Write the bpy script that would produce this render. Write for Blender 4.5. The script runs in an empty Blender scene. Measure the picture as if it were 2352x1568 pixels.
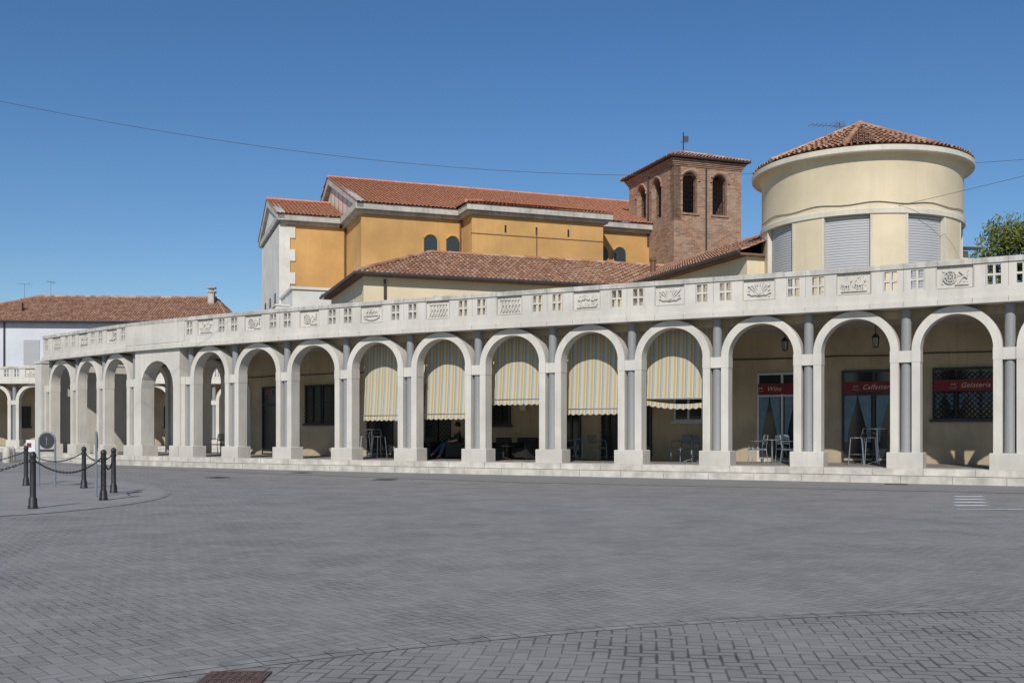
import bpy, math, random
from mathutils import Vector, Matrix
random.seed(7)
D=bpy.data; S=bpy.context.scene; COL=S.collection
rad=math.radians
EYE=1.34
# ---------------------------------------------------------------- node helpers
class NT:
    def __init__(s,mat):
        s.m=mat; mat.use_nodes=True; s.t=mat.node_tree; s.t.nodes.clear()
        s.out=s.n('ShaderNodeOutputMaterial'); s.b=s.n('ShaderNodeBsdfPrincipled')
        s.l(s.b.outputs[0],s.out.inputs[0])
    def n(s,k,**kw):
        x=s.t.nodes.new(k)
        for a,v in kw.items(): setattr(x,a,v)
        return x
    def l(s,a,b): s.t.links.new(a,b)
    def sock(s,v,inp):
        if isinstance(v,(int,float)): inp.default_value=v
        else: s.l(v,inp)
    def math(s,op,a,b=0.0,c=None):
        x=s.n('ShaderNodeMath',operation=op); s.sock(a,x.inputs[0]); s.sock(b,x.inputs[1])
        if c is not None: s.sock(c,x.inputs[2])
        return x.outputs[0]
    def noise(s,vec,scale,detail=4,rough=.55):
        x=s.n('ShaderNodeTexNoise'); x.inputs['Scale'].default_value=scale
        x.inputs['Detail'].default_value=detail; x.inputs['Roughness'].default_value=rough
        s.l(vec,x.inputs['Vector']); return x.outputs['Fac']
    def pos(s,sc=(1,1,1)):
        g=s.n('ShaderNodeNewGeometry')
        if sc==(1,1,1): return g.outputs['Position']
        m=s.n('ShaderNodeMapping'); m.inputs['Scale'].default_value=sc
        s.l(g.outputs['Position'],m.inputs['Vector']); return m.outputs[0]
    def uv(s):
        return s.n('ShaderNodeUVMap',uv_map='UVMap').outputs[0]
    def ramp(s,fac,stops):
        r=s.n('ShaderNodeValToRGB'); e=r.color_ramp.elements
        while len(e)<len(stops): e.new(.5)
        for i,(p,c) in enumerate(stops):
            e[i].position=p; e[i].color=(*c,1) if len(c)==3 else c
        s.l(fac,r.inputs[0]); return r.outputs[0]
    def mix(s,fac,a,b,mode='MIX'):
        x=s.n('ShaderNodeMix',data_type='RGBA',blend_type=mode)
        s.sock(fac,x.inputs[0])
        for v,i in ((a,6),(b,7)):
            if isinstance(v,tuple): x.inputs[i].default_value=(*v,1) if len(v)==3 else v
            else: s.l(v,x.inputs[i])
        return x.outputs[2]
    def bump(s,h,st=.3,dist=.01):
        b=s.n('ShaderNodeBump'); b.inputs['Strength'].default_value=st; b.inputs['Distance'].default_value=dist
        s.l(h,b.inputs['Height']); s.l(b.outputs[0],s.b.inputs['Normal'])
def plain(name,c,rough=.8,var=.12,scale=1.5,metal=0,bump=.0,streak=.0,grime=None,base=None):
    N=NT(D.materials.new(name)); P=N.pos()
    f=N.noise(P,scale,6)
    lo=tuple(max(0,x*(1-var*1.6)) for x in c); hi=tuple(min(1,x*(1+var*.7)) for x in c)
    col=N.ramp(f,[(.3,lo),(.65,hi)])
    if streak:
        f2=N.noise(N.pos((3.5,3.5,.35)),1.6,5,.65)
        g=grime or tuple(x*.55 for x in c)
        k=N.math('MULTIPLY',N.ramp(f2,[(.48,(0,0,0)),(.75,(1,1,1))]),streak)
        col=N.mix(k,col,g)
        f3=N.noise(P,7,4,.7); col=N.mix(N.math('MULTIPLY',N.ramp(f3,[(.56,(0,0,0)),(.74,(1,1,1))]),streak*.4),col,g)
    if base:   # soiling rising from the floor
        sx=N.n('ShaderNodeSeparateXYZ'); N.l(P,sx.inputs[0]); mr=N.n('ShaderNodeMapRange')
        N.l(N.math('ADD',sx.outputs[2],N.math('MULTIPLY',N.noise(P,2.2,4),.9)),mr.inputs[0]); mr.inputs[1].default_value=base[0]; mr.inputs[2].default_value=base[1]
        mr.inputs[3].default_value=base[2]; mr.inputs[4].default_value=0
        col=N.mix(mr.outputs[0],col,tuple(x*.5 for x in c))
    N.l(col,N.b.inputs['Base Color']); N.b.inputs['Roughness'].default_value=rough
    N.b.inputs['Metallic'].default_value=metal
    if bump: N.bump(N.noise(P,scale*25,4),bump,.01)
    return N.m
M={}
M['white']=plain('pale_cast_stone',(.595,.565,.505),.85,.09,.9,bump=.15,streak=.42,grime=(.39,.37,.32),base=(.7,1.5,.35))
M['coping']=plain('weathered_coping_stone',(.51,.485,.44),.9,.2,1.6,bump=.3,streak=.8,grime=(.26,.25,.22))
M['step']=plain('step_stone',(.54,.51,.45),.9,.2,2.2,bump=.3,streak=.4)
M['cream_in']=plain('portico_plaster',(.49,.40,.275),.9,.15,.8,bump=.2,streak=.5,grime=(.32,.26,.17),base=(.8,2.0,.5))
M['cream']=plain('cream_plaster',(.68,.58,.40),.9,.07,.7,bump=.15,streak=.25,grime=(.50,.43,.32))
M['creamtrim']=plain('pale_cream_trim',(.62,.58,.48),.9,.08,.9,bump=.15,streak=.4,grime=(.42,.37,.28))
M['orange']=plain('ochre_plaster',(.57,.33,.118),.9,.13,.5,bump=.15,streak=.4,grime=(.42,.26,.11))
M['chwhite']=plain('church_white_stone',(.68,.66,.61),.85,.10,.8,streak=.3,grime=(.46,.44,.39))
M['chcorn']=plain('church_cornice_stone',(.50,.475,.43),.9,.18,1.2,streak=.8,grime=(.26,.245,.22))
M['house']=plain('white_house_plaster',(.60,.62,.66),.9,.05,.6,streak=.15)
M['ceil']=plain('portico_ceiling',(.44,.41,.35),.9,.1,1)
M['floor']=plain('portico_floor',(.27,.25,.23),.6,.2,3)
M['black']=plain('black_painted_iron',(.022,.022,.025),.5,.25,8)
M['darkframe']=plain('dark_window_frame',(.03,.03,.033),.5,.1,8)
M['plaque']=plain('dark_grey_plaque',(.045,.048,.052),.9,.15,6)
M['whiteframe']=plain('white_aluminium',(.55,.57,.59),.4,.05,5)
M['steel']=plain('brushed_steel',(.55,.56,.58),.3,.1,9,metal=.9)
M['greysteel']=plain('grey_painted_steel',(.17,.20,.23),.5,.1,6)
M['wicker']=plain('dark_wicker',(.02,.018,.017),.7,.3,30)
M['red']=plain('red_sign_panel',(.19,.010,.018),.6,.1,3)
M['pinktext']=plain('pink_lettering',(.6,.08,.2),.5,.05,3)
M['goldtext']=plain('pale_gold_lettering',(.62,.52,.40),.5,.05,3)
M['curtain']=plain('blue_sheer_curtain',(.15,.24,.30),.8,.15,4)
M['pipe']=plain('brown_drainpipe',(.16,.08,.05),.5,.1,4)
M['gutter']=plain('dark_gutter',(.05,.045,.045),.5,.2,4)
M['wire']=plain('dark_cable',(.08,.09,.11),.6,.1,4)
M['whitepaint']=plain('road_paint',(.68,.68,.68),.8,.25,14)
M['border']=plain('border_kerb_stone',(.33,.32,.295),.9,.15,4,bump=.2)
M['border2']=plain('plaza_border_stone',(.27,.262,.248),.9,.25,5,bump=.2)
M['rust']=plain('rusty_iron_cover',(.12,.07,.055),.7,.3,14)
M['drain']=plain('cast_iron_drain',(.05,.048,.05),.6,.2,12)
M['joint']=plain('stone_joint',(.22,.21,.19),.9,.2,6)
M['bark']=plain('tree_bark',(.10,.075,.05),.9,.3,8,bump=.5)
M['skin']=plain('person_skin',(.45,.27,.19),.6,.05,8)
M['denim']=plain('blue_denim',(.05,.09,.18),.9,.15,20)
M['shirt']=plain('dark_shirt',(.03,.03,.04),.9,.1,10)
M['hair']=plain('dark_hair',(.02,.014,.01),.7,.1,10)
M['lamp']=plain('lantern_glass',(.35,.36,.33),.2,.05,4)
M['paper']=plain('white_paper_sign',(.7,.71,.73),.6,.03,4)
M['ochresign']=plain('yellow_notice',(.6,.45,.1),.6,.05,4)
M['bronze']=plain('bell_bronze',(.10,.09,.06),.5,.1,4,metal=.6)
def glass():
    N=NT(D.materials.new('dark_window_glass')); N.b.inputs['Base Color'].default_value=(.022,.026,.03,1)
    N.b.inputs['Roughness'].default_value=.12; N.b.inputs['Specular IOR Level'].default_value=.4
    return N.m
M['glass']=glass()
def leaded():
    N=NT(D.materials.new('leaded_green_glass')); uv=N.uv()
    sx=N.n('ShaderNodeSeparateXYZ'); N.l(uv,sx.inputs[0])
    a=N.math('ADD',sx.outputs[0],sx.outputs[1]); b=N.math('SUBTRACT',sx.outputs[0],sx.outputs[1])
    f=lambda v:N.math('LESS_THAN',N.math('PINGPONG',v,.11),.012)
    k=N.math('MAXIMUM',f(a),f(b))
    N.l(N.mix(k,(.02,.035,.04),(.07,.09,.09)),N.b.inputs['Base Color']); N.b.inputs['Roughness'].default_value=.35
    return N.m
M['leaded']=leaded()
def granite():
    N=NT(D.materials.new('grey_granite')); P=N.pos()
    f=N.noise(P,60,3,.7); g=N.noise(P,1.2,3)
    c=N.ramp(f,[(.35,(.18,.185,.185)),(.5,(.25,.258,.257)),(.68,(.34,.345,.34))])
    c=N.mix(N.math('MULTIPLY',g,.5),c,(.24,.245,.245)); N.l(c,N.b.inputs['Base Color'])
    N.b.inputs['Roughness'].default_value=.6; return N.m
M['granite']=granite()
def tiles(name,stops,dk=.35):
    N=NT(D.materials.new(name)); a=N.n('ShaderNodeAttribute',attribute_name='tint')
    f=N.noise(N.pos(),.6,4); g=N.noise(N.pos(),5,5,.7)
    v=N.math('ADD',N.math('MULTIPLY',a.outputs['Fac'],.55),N.math('MULTIPLY',f,.45))
    c=N.ramp(v,stops); c=N.mix(N.math('MULTIPLY',N.ramp(g,[(.45,(0,0,0)),(.75,(1,1,1))]),dk),c,(.14,.105,.075))
    N.l(c,N.b.inputs['Base Color']); N.b.inputs['Roughness'].default_value=.95; return N.m
M['tile_old']=tiles('old_clay_tiles',[(.15,(.28,.135,.08)),(.42,(.42,.21,.125)),(.62,(.49,.28,.175)),(.88,(.54,.39,.27))],.42)
M['tile_new']=tiles('red_clay_tiles',[(.2,(.54,.215,.115)),(.5,(.60,.26,.145)),(.85,(.64,.31,.18))],.15)
M['tile_base']=plain('tile_shadow_base',(.19,.10,.065),.95,.2,3)
M['tile_base2']=plain('red_tile_base',(.40,.16,.09),.95,.2,3)
def brick():
    N=NT(D.materials.new('weathered_brick')); b=N.n('ShaderNodeTexBrick'); N.l(N.uv(),b.inputs['Vector'])
    b.inputs['Color1'].default_value=(.23,.10,.055,1); b.inputs['Color2'].default_value=(.43,.26,.16,1)
    b.inputs['Mortar'].default_value=(.34,.26,.20,1); b.inputs['Scale'].default_value=1
    b.inputs['Brick Width'].default_value=.36; b.inputs['Row Height'].default_value=.12; b.inputs['Mortar Size'].default_value=.016
    f=N.noise(N.pos(),1.0,7,.78)
    c=N.mix(N.math('MULTIPLY',N.ramp(f,[(.44,(0,0,0)),(.66,(1,1,1))]),.5),b.outputs['Color'],(.43,.34,.26))
    f2=N.noise(N.pos(),4,5,.75); c=N.mix(N.math('MULTIPLY',N.ramp(f2,[(.48,(0,0,0)),(.66,(1,1,1))]),.6),c,(.18,.08,.045))
    N.l(c,N.b.inputs['Base Color']); N.b.inputs['Roughness'].default_value=.95; N.bump(b.outputs['Fac'],.5,-.015); return N.m
M['brick']=brick()
def slats():
    N=NT(D.materials.new('roller_shutter')); sx=N.n('ShaderNodeSeparateXYZ'); N.l(N.pos(),sx.inputs[0])
    p=N.math('PINGPONG',sx.outputs[2],.045); k=N.math('LESS_THAN',p,.010)
    N.l(N.mix(k,(.44,.445,.455),(.17,.172,.18)),N.b.inputs['Base Color']); N.b.inputs['Roughness'].default_value=.7
    N.bump(p,.4,.2); return N.m
M['slats']=slats()
def awn():
    N=NT(D.materials.new('striped_awning_cloth')); sx=N.n('ShaderNodeSeparateXYZ'); N.l(N.uv(),sx.inputs[0])
    u=N.math('FRACT',N.math('DIVIDE',sx.outputs[0],.265))
    cr=(.60,.575,.48); ye=(.60,.43,.15); gr=(.31,.335,.335)
    c=N.ramp(u,[(0,cr),(.20,ye),(.44,cr),(.60,gr),(.72,cr),(.79,gr),(.86,cr)])
    c.node.color_ramp.interpolation='CONSTANT'
    f=N.noise(N.pos(),2,4); c=N.mix(N.math('MULTIPLY',f,.22),c,(.42,.40,.34))
    N.l(c,N.b.inputs['Base Color']); N.b.inputs['Roughness'].default_value=.9
    t=N.n('ShaderNodeBsdfTranslucent'); N.l(c,t.inputs[0]); mx=N.n('ShaderNodeMixShader'); mx.inputs[0].default_value=.2
    N.l(N.b.outputs[0],mx.inputs[1]); N.l(t.outputs[0],mx.inputs[2]); N.l(mx.outputs[0],N.out.inputs[0]); return N.m
M['awn']=awn()
def gable():
    N=NT(D.materials.new('striped_gable')); sx=N.n('ShaderNodeSeparateXYZ'); N.l(N.uv(),sx.inputs[0])
    k=N.math('LESS_THAN',N.math('FRACT',N.math('DIVIDE',sx.outputs[0],1.5)),.22)
    N.l(N.mix(k,(.66,.62,.56),(.55,.28,.12)),N.b.inputs['Base Color']); return N.m
M['gable']=gable()
def paver(name,unit,rot,base,jointc,jw,var,moss=0.0,blotch=1.0):
    N=NT(D.materials.new(name)); g=N.n('ShaderNodeNewGeometry')
    mp=N.n('ShaderNodeMapping'); mp.inputs['Rotation'].default_value=(0,0,rad(rot)); mp.inputs['Scale'].default_value=(1/unit,)*3
    wob=N.n('ShaderNodeTexNoise'); wob.inputs['Scale'].default_value=.35; N.l(g.outputs['Position'],wob.inputs['Vector'])
    va=N.n('ShaderNodeVectorMath',operation='MULTIPLY_ADD'); N.l(wob.outputs['Color'],va.inputs[0]); va.inputs[1].default_value=(.16,.16,0); N.l(g.outputs['Position'],va.inputs[2])
    N.l(va.outputs[0],mp.inputs['Vector']); sx=N.n('ShaderNodeSeparateXYZ'); N.l(mp.outputs[0],sx.inputs[0])
    X,Y=sx.outputs[0],sx.outputs[1]
    i=N.math('FLOOR',X); j=N.math('FLOOR',Y); fx=N.math('SUBTRACT',X,i); fy=N.math('SUBTRACT',Y,j)
    d=N.math('SUBTRACT',i,j); k=N.math('SUBTRACT',d,N.math('MULTIPLY',N.math('FLOOR',N.math('DIVIDE',N.math('ADD',d,.1),4)),4))
    eq=lambda v:N.math('COMPARE',k,v,.3)
    e=[eq(0),eq(1),eq(2),eq(3)]
    D1=N.math('MULTIPLY_ADD',e[1],9,fx); D2=N.math('MULTIPLY_ADD',e[0],9,N.math('SUBTRACT',1,fx))
    D3=N.math('MULTIPLY_ADD',e[2],9,fy); D4=N.math('MULTIPLY_ADD',e[3],9,N.math('SUBTRACT',1,fy))
    dist=N.math('MINIMUM',N.math('MINIMUM',D1,D2),N.math('MINIMUM',D3,D4))
    cx=N.n('ShaderNodeCombineXYZ'); N.l(N.math('SUBTRACT',i,e[1]),cx.inputs[0]); N.l(N.math('SUBTRACT',j,e[2]),cx.inputs[1])
    wn=N.n('ShaderNodeTexWhiteNoise',noise_dimensions='2D'); N.l(cx.outputs[0],wn.inputs['Vector'])
    lo=tuple(c*(1-var) for c in base); hi=tuple(c*(1+var) for c in base)
    c=N.mix(wn.outputs['Value'],lo,hi)
    P=g.outputs['Position']
    big=N.noise(P,.16,7,.7); c=N.mix(N.math('MULTIPLY',N.ramp(big,[(.38,(0,0,0)),(.62,(1,1,1))]),.5*blotch),c,tuple(x*1.28 for x in base))
    med=N.noise(P,.9,8,.75); c=N.mix(N.math('MULTIPLY',N.ramp(med,[(.46,(0,0,0)),(.70,(1,1,1))]),.6*blotch),c,tuple(x*.66 for x in base))
    fine=N.noise(P,60,3,.7); c=N.mix(N.math('MULTIPLY',fine,.25),c,tuple(x*.6 for x in base))
    spots=N.noise(P,9,2,.5); c=N.mix(N.math('MULTIPLY',N.ramp(spots,[(.70,(0,0,0)),(.74,(1,1,1))]),.35),c,tuple(x*.5 for x in base))
    jn=N.noise(P,.9,5,.7)
    jr=N.ramp(jn,[(.38,(0,0,0)),(.68,(1,1,1))])
    jwv=N.math('MULTIPLY_ADD',jr,jw*.9+moss*.05,jw*.5)
    jm=N.n('ShaderNodeMapRange'); N.l(dist,jm.inputs[0]); N.l(N.math('MULTIPLY',jwv,.4),jm.inputs[1]); N.l(N.math('MULTIPLY',jwv,1.5),jm.inputs[2])
    jc=N.mix(jr,tuple(x*.45+y*.55 for x,y in zip(base,jointc)),jointc)
    c=N.mix(jm.outputs[0],jc,c)
    N.l(c,N.b.inputs['Base Color']); N.b.inputs['Roughness'].default_value=.85
    N.bump(jm.outputs[0],.35,.006); return N.m
M['pave']=paver('grey_herringbone_pavers',.095,52,(.272,.258,.242),(.10,.096,.088),.06,.14)
M['pave2']=paver('walkway_pavers',.10,-28,(.245,.235,.222),(.16,.155,.15),.04,.07,blotch=.5)
M['pave3']=paver('mossy_plaza_pavers',.095,7,(.262,.25,.236),(.055,.055,.045),.06,.13,.9)
M['pave4']=paver('island_pavers',.10,10,(.315,.30,.283),(.15,.145,.135),.05,.10,blotch=.6)
def leaf():
    N=NT(D.materials.new('tree_leaves')); a=N.n('ShaderNodeAttribute',attribute_name='tint')
    c=N.ramp(a.outputs['Fac'],[(0,(.08,.11,.022)),(.5,(.17,.21,.04)),(1,(.30,.31,.08))])
    N.l(c,N.b.inputs['Base Color']); N.b.inputs['Roughness'].default_value=.8
    t=N.n('ShaderNodeBsdfTranslucent'); N.l(c,t.inputs[0]); mx=N.n('ShaderNodeMixShader'); mx.inputs[0].default_value=.35
    N.l(N.b.outputs[0],mx.inputs[1]); N.l(t.outputs[0],mx.inputs[2]); N.l(mx.outputs[0],N.out.inputs[0]); return N.m
M['leaf']=leaf()
# ---------------------------------------------------------------- mesh builder
Z=Vector((0,0,1))
class Fr:
    def __init__(s,o,ang=None,d=None):
        s.o=Vector((o[0],o[1],o[2] if len(o)>2 else 0))
        if d is None: d=(math.cos(rad(ang)),math.sin(rad(ang)))
        s.d=Vector((d[0],d[1],0)).normalized(); s.n=Vector((-s.d.y,s.d.x,0))
    def p(s,x,y,z): return s.o+s.d*x+s.n*y+Z*z
    def sub(s,x,y,z,ang=0):
        a=math.atan2(s.d.y,s.d.x)+rad(ang); return Fr(s.p(x,y,z),d=(math.cos(a),math.sin(a)))
class MB:
    def __init__(s): s.v=[];s.f=[];s.m=[];s.t=[];s.uf=None
    def face(s,pts,m=0,t=.5):
        b=len(s.v); s.v+= [Vector(p) for p in pts]; s.f.append(tuple(range(b,b+len(pts)))); s.m.append(m); s.t.append(t)
    def idx(s,verts,faces,m=0,t=.5):
        b=len(s.v); s.v+=[Vector(p) for p in verts]
        for f in faces: s.f.append(tuple(b+i for i in f)); s.m.append(m); s.t.append(t)
    def loft(s,rings,m=0,closed=True,caps=True,t=.5):
        n=len(rings[0]); vs=[p for r in rings for p in r]; fs=[]
        for k in range(len(rings)-1):
            for i in range(n if closed else n-1):
                j=(i+1)%n; fs.append((k*n+i,k*n+j,(k+1)*n+j,(k+1)*n+i))
        if caps and closed: fs.append(tuple(range(n))[::-1]); fs.append(tuple((len(rings)-1)*n+i for i in range(n)))
        s.idx(vs,fs,m,t)
    def box(s,F,x0,x1,y0,y1,z0,z1,m=0,bev=0):
        if bev:
            b=bev
            def ring(a,z): return [F.p(x0+a,y0+a,z),F.p(x1-a,y0+a,z),F.p(x1-a,y1-a,z),F.p(x0+a,y1-a,z)]
            s.loft([ring(b,z0),ring(0,z0+b),ring(0,z1-b),ring(b,z1)],m)
        else:
            s.loft([[F.p(x0,y0,z),F.p(x1,y0,z),F.p(x1,y1,z),F.p(x0,y1,z)] for z in (z0,z1)],m)
    def prism(s,F,poly,y0,y1,m=0):   # poly in (x,z)
        s.loft([[F.p(x,y,z) for x,z in poly] for y in (y0,y1)],m)
    def lathe(s,c,prof,n=16,m=0):
        c=Vector(c); s.loft([[c+Vector((r*math.cos(2*math.pi*i/n),r*math.sin(2*math.pi*i/n),z)) for i in range(n)] for r,z in prof],m)
    def tube(s,pts,r,n=6,m=0,closed=False):
        pts=[Vector(p) for p in pts]; rings=[]; N=len(pts)
        for i,p in enumerate(pts):
            a=pts[i-1] if (i>0 or closed) else p; b=pts[(i+1)%N] if (i<N-1 or closed) else p
            t=(b-a).normalized(); up=Z if abs(t.z)<.9 else Vector((1,0,0))
            x=t.cross(up).normalized(); y=t.cross(x); rr=r[i] if isinstance(r,(list,tuple)) else r
            rings.append([p+x*rr*math.cos(2*math.pi*k/n)+y*rr*math.sin(2*math.pi*k/n) for k in range(n)])
        if closed: rings.append(rings[0])
        s.loft(rings,m,caps=not closed)
    def arcpanel(s,c,r0,r1,a0,a1,z0,z1,n=12,m=0):
        c=Vector((c[0],c[1],0)); R=[]
        for i in range(n+1):
            a=a0+(a1-a0)*i/n; e=Vector((math.cos(a),math.sin(a),0))
            R.append([c+e*r0+Z*z0,c+e*r1+Z*z0,c+e*r1+Z*z1,c+e*r0+Z*z1])
        s.loft(R,m)
    def wall(s,F,L,z0,z1,th,ops,m=0):   # openings (x0,x1,za,zb,arched)
        x=0
        for (a,b,za,zb,arc) in sorted(ops):
            if a>x: s.prism(F,[(x,z0),(a,z0),(a,z1),(x,z1)],0,th,m)
            if za>z0: s.prism(F,[(a,z0),(b,z0),(b,za),(a,za)],0,th,m)
            if arc:
                r=(b-a)/2; cx=(a+b)/2; n=10
                for k in range(n):
                    q0=math.pi-math.pi*k/n; q1=math.pi-math.pi*(k+1)/n
                    xa,xb=cx+r*math.cos(q0),cx+r*math.cos(q1)
                    s.prism(F,[(xa,zb-r+r*math.sin(q0)),(xb,zb-r+r*math.sin(q1)),(xb,z1),(xa,z1)],0,th,m)
            else: s.prism(F,[(a,zb),(b,zb),(b,z1),(a,z1)],0,th,m)
            x=b
        if x<L: s.prism(F,[(x,z0),(L,z0),(L,z1),(x,z1)],0,th,m)
    def roof(s,pts,pitch=.215,row=.38,m=0,mb=1,h=.62):
        P=[Vector(p) for p in pts]; t=(P[1]-P[0]).normalized()
        n=(P[1]-P[0]).cross(P[2]-P[0]).normalized()
        if n.z<0: n=-n
        b=n.cross(t)
        if b.z<0: b=-b
        s.face(P,mb); q=[((p-P[0]).dot(t),(p-P[0]).dot(b)) for p in P]
        u0=min(a for a,_ in q); u1=max(a for a,_ in q); u=u0+pitch/2
        while u<u1:
            vs=[]
            for i in range(len(q)):
                (a,c),(e,f)=q[i],q[(i+1)%len(q)]
                if (a-u)*(e-u)<0: vs.append(c+(f-c)*(u-a)/(e-a))
            if len(vs)>=2:
                v,vm=min(vs),max(vs); r=pitch*.40
                while v<vm-.05:
                    w=min(v+row,vm); ju=random.uniform(-.012,.012); jv=random.uniform(-.02,.02); rings=[]
                    for vv,rr,l in ((v-.03+jv,r*1.05,.03),(w+.02,r*.85,.004)):
                        o=P[0]+t*(u+ju)+b*vv
                        rings.append([o+t*rr*math.cos(math.pi*k/4)+n*(rr*h*math.sin(math.pi*k/4)+l) for k in range(5)])
                    s.loft(rings,m,closed=False,caps=False,t=random.random())
                    v=w
            u+=pitch
    def ridge(s,a,b,r=.10,m=0):
        a,b=Vector(a),Vector(b); L=(b-a).length; k=max(1,int(L/.42)); d=(b-a)/k
        for i in range(k):
            s.tube_t([a+d*i,a+d*(i+1.05)],[r*1.05,r*.85],m,random.random())
    def tube_t(s,pts,r,m,t):
        n0=len(s.f); s.tube(pts,r,8,m)
        for i in range(n0,len(s.f)): s.t[i]=t
def add(mb,name,mats,parent=None,origin=None,tint=False,label=None,cat=None,group=None,kind=None,sharp=35):
    if origin is None:
        if parent is not None: origin=wl(parent)
        else:
            xs=[v.x for v in mb.v]; ys=[v.y for v in mb.v]; zs=[v.z for v in mb.v]
            origin=Vector(((min(xs)+max(xs))/2,(min(ys)+max(ys))/2,min(zs)))
    origin=Vector(origin)
    me=D.meshes.new(name); me.from_pydata([tuple(v-origin) for v in mb.v],[],mb.f)
    for k in (mats if isinstance(mats,list) else [mats]): me.materials.append(M[k])
    me.polygons.foreach_set('material_index',mb.m); me.update()
    uv=me.uv_layers.new(name='UVMap'); data=[0.0]*(2*len(me.loops))
    for p in me.polygons:
        n=p.normal
        if mb.uf is not None: t,b=mb.uf.d,Z
        elif abs(n.z)>.995: t=Vector((1,0,0)); b=Vector((0,1,0))
        else:
            t=Z.cross(n).normalized(); b=n.cross(t)
            if b.z<0: b=-b
        for li in p.loop_indices:
            w=me.vertices[me.loops[li].vertex_index].co+origin
            data[2*li]=w.dot(t); data[2*li+1]=w.dot(b)
    uv.data.foreach_set('uv',data)
    if tint:
        at=me.attributes.new('tint','FLOAT','FACE'); at.data.foreach_set('value',mb.t)
    me.polygons.foreach_set('use_smooth',[True]*len(me.polygons))
    try: me.set_sharp_from_angle(angle=rad(sharp))
    except Exception: pass
    o=D.objects.new(name,me); COL.objects.link(o)
    if parent is not None: o.parent=parent; o.location=origin-wl(parent)
    else: o.location=origin
    o['wl']=list(origin)
    meta(o,label,cat,group,kind); return o
def wl(o): return Vector(o['wl'])
def meta(o,label=None,cat=None,group=None,kind=None):
    for k,v in (('label',label),('category',cat),('group',group),('kind',kind)):
        if v: o[k]=v
def thing(name,loc,label,cat,group=None):
    o=D.objects.new(name,None); COL.objects.link(o); o.empty_display_size=.3
    loc=Vector((loc[0],loc[1],loc[2] if len(loc)>2 else 0)); o.location=loc; o['wl']=list(loc); meta(o,label,cat,group); return o
def text(body,F,x,z,size,mat,parent,name='lettering',shear=.3,yoff=-.08,align='CENTER'):
    c=D.curves.new('t','FONT'); c.body=body; c.size=size; c.shear=shear; c.extrude=.004; c.align_x=align; c.align_y='CENTER'; c.space_character=1.08
    t=D.objects.new('t',c); COL.objects.link(t); bpy.context.view_layer.update()
    me=D.meshes.new_from_object(t.evaluated_get(bpy.context.evaluated_depsgraph_get())); D.objects.remove(t)
    me.materials.clear(); me.materials.append(M[mat]); me.name=name
    o=D.objects.new(name,me); COL.objects.link(o); o.parent=parent
    Nn=F.d.cross(Z); R=Matrix((F.d,Z,Nn)).transposed().to_4x4()
    P=F.p(x,yoff,z)-wl(parent); o.matrix_local=Matrix.Translation(P)@R; o['wl']=list(F.p(x,yoff,z)); return o
# ---------------------------------------------------------------- path helpers
class Path:
    def __init__(s,pts):
        s.P=[Vector((x,y,0)) for x,y in pts]; n=len(s.P); s.seg=[(s.P[i+1]-s.P[i]).normalized() for i in range(n-1)]
        s.vd=[]
        for i in range(n):
            a=s.seg[max(0,i-1)]; b=s.seg[min(n-2,i)]; s.vd.append((a+b).normalized())
    def off(s,i,o):
        d=s.vd[i]; nn=Vector((-d.y,d.x,0)); c=d.dot(s.seg[min(i,len(s.seg)-1)]); return s.P[i]+nn*(o/c)
    def at(s,t,o):
        i=min(int(t),len(s.P)-2); f=t-i; return s.off(i,o).lerp(s.off(i+1,o),f)
    def fr(s,t,o,ang=0,z=0):
        i=min(int(t),len(s.P)-2); d=s.seg[i]; a=math.atan2(d.y,d.x)+rad(ang); p=s.at(t,o)
        return Fr((p.x,p.y,z),d=(math.cos(a),math.sin(a)))
    def sweep(s,mb,prof,i0=0,i1=None,m=0):
        i1=len(s.P)-1 if i1 is None else i1
        mb.loft([[s.off(i,o)+Z*z for o,z in prof] for i in range(i0,i1+1)],m)
rect=lambda a,b,c,d:[(a,c),(b,c),(b,d),(a,d)]
FLOOR=.37; SP=3.51; CR=4.64
EDGE=.165; TH=.215; PD=.21
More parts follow.
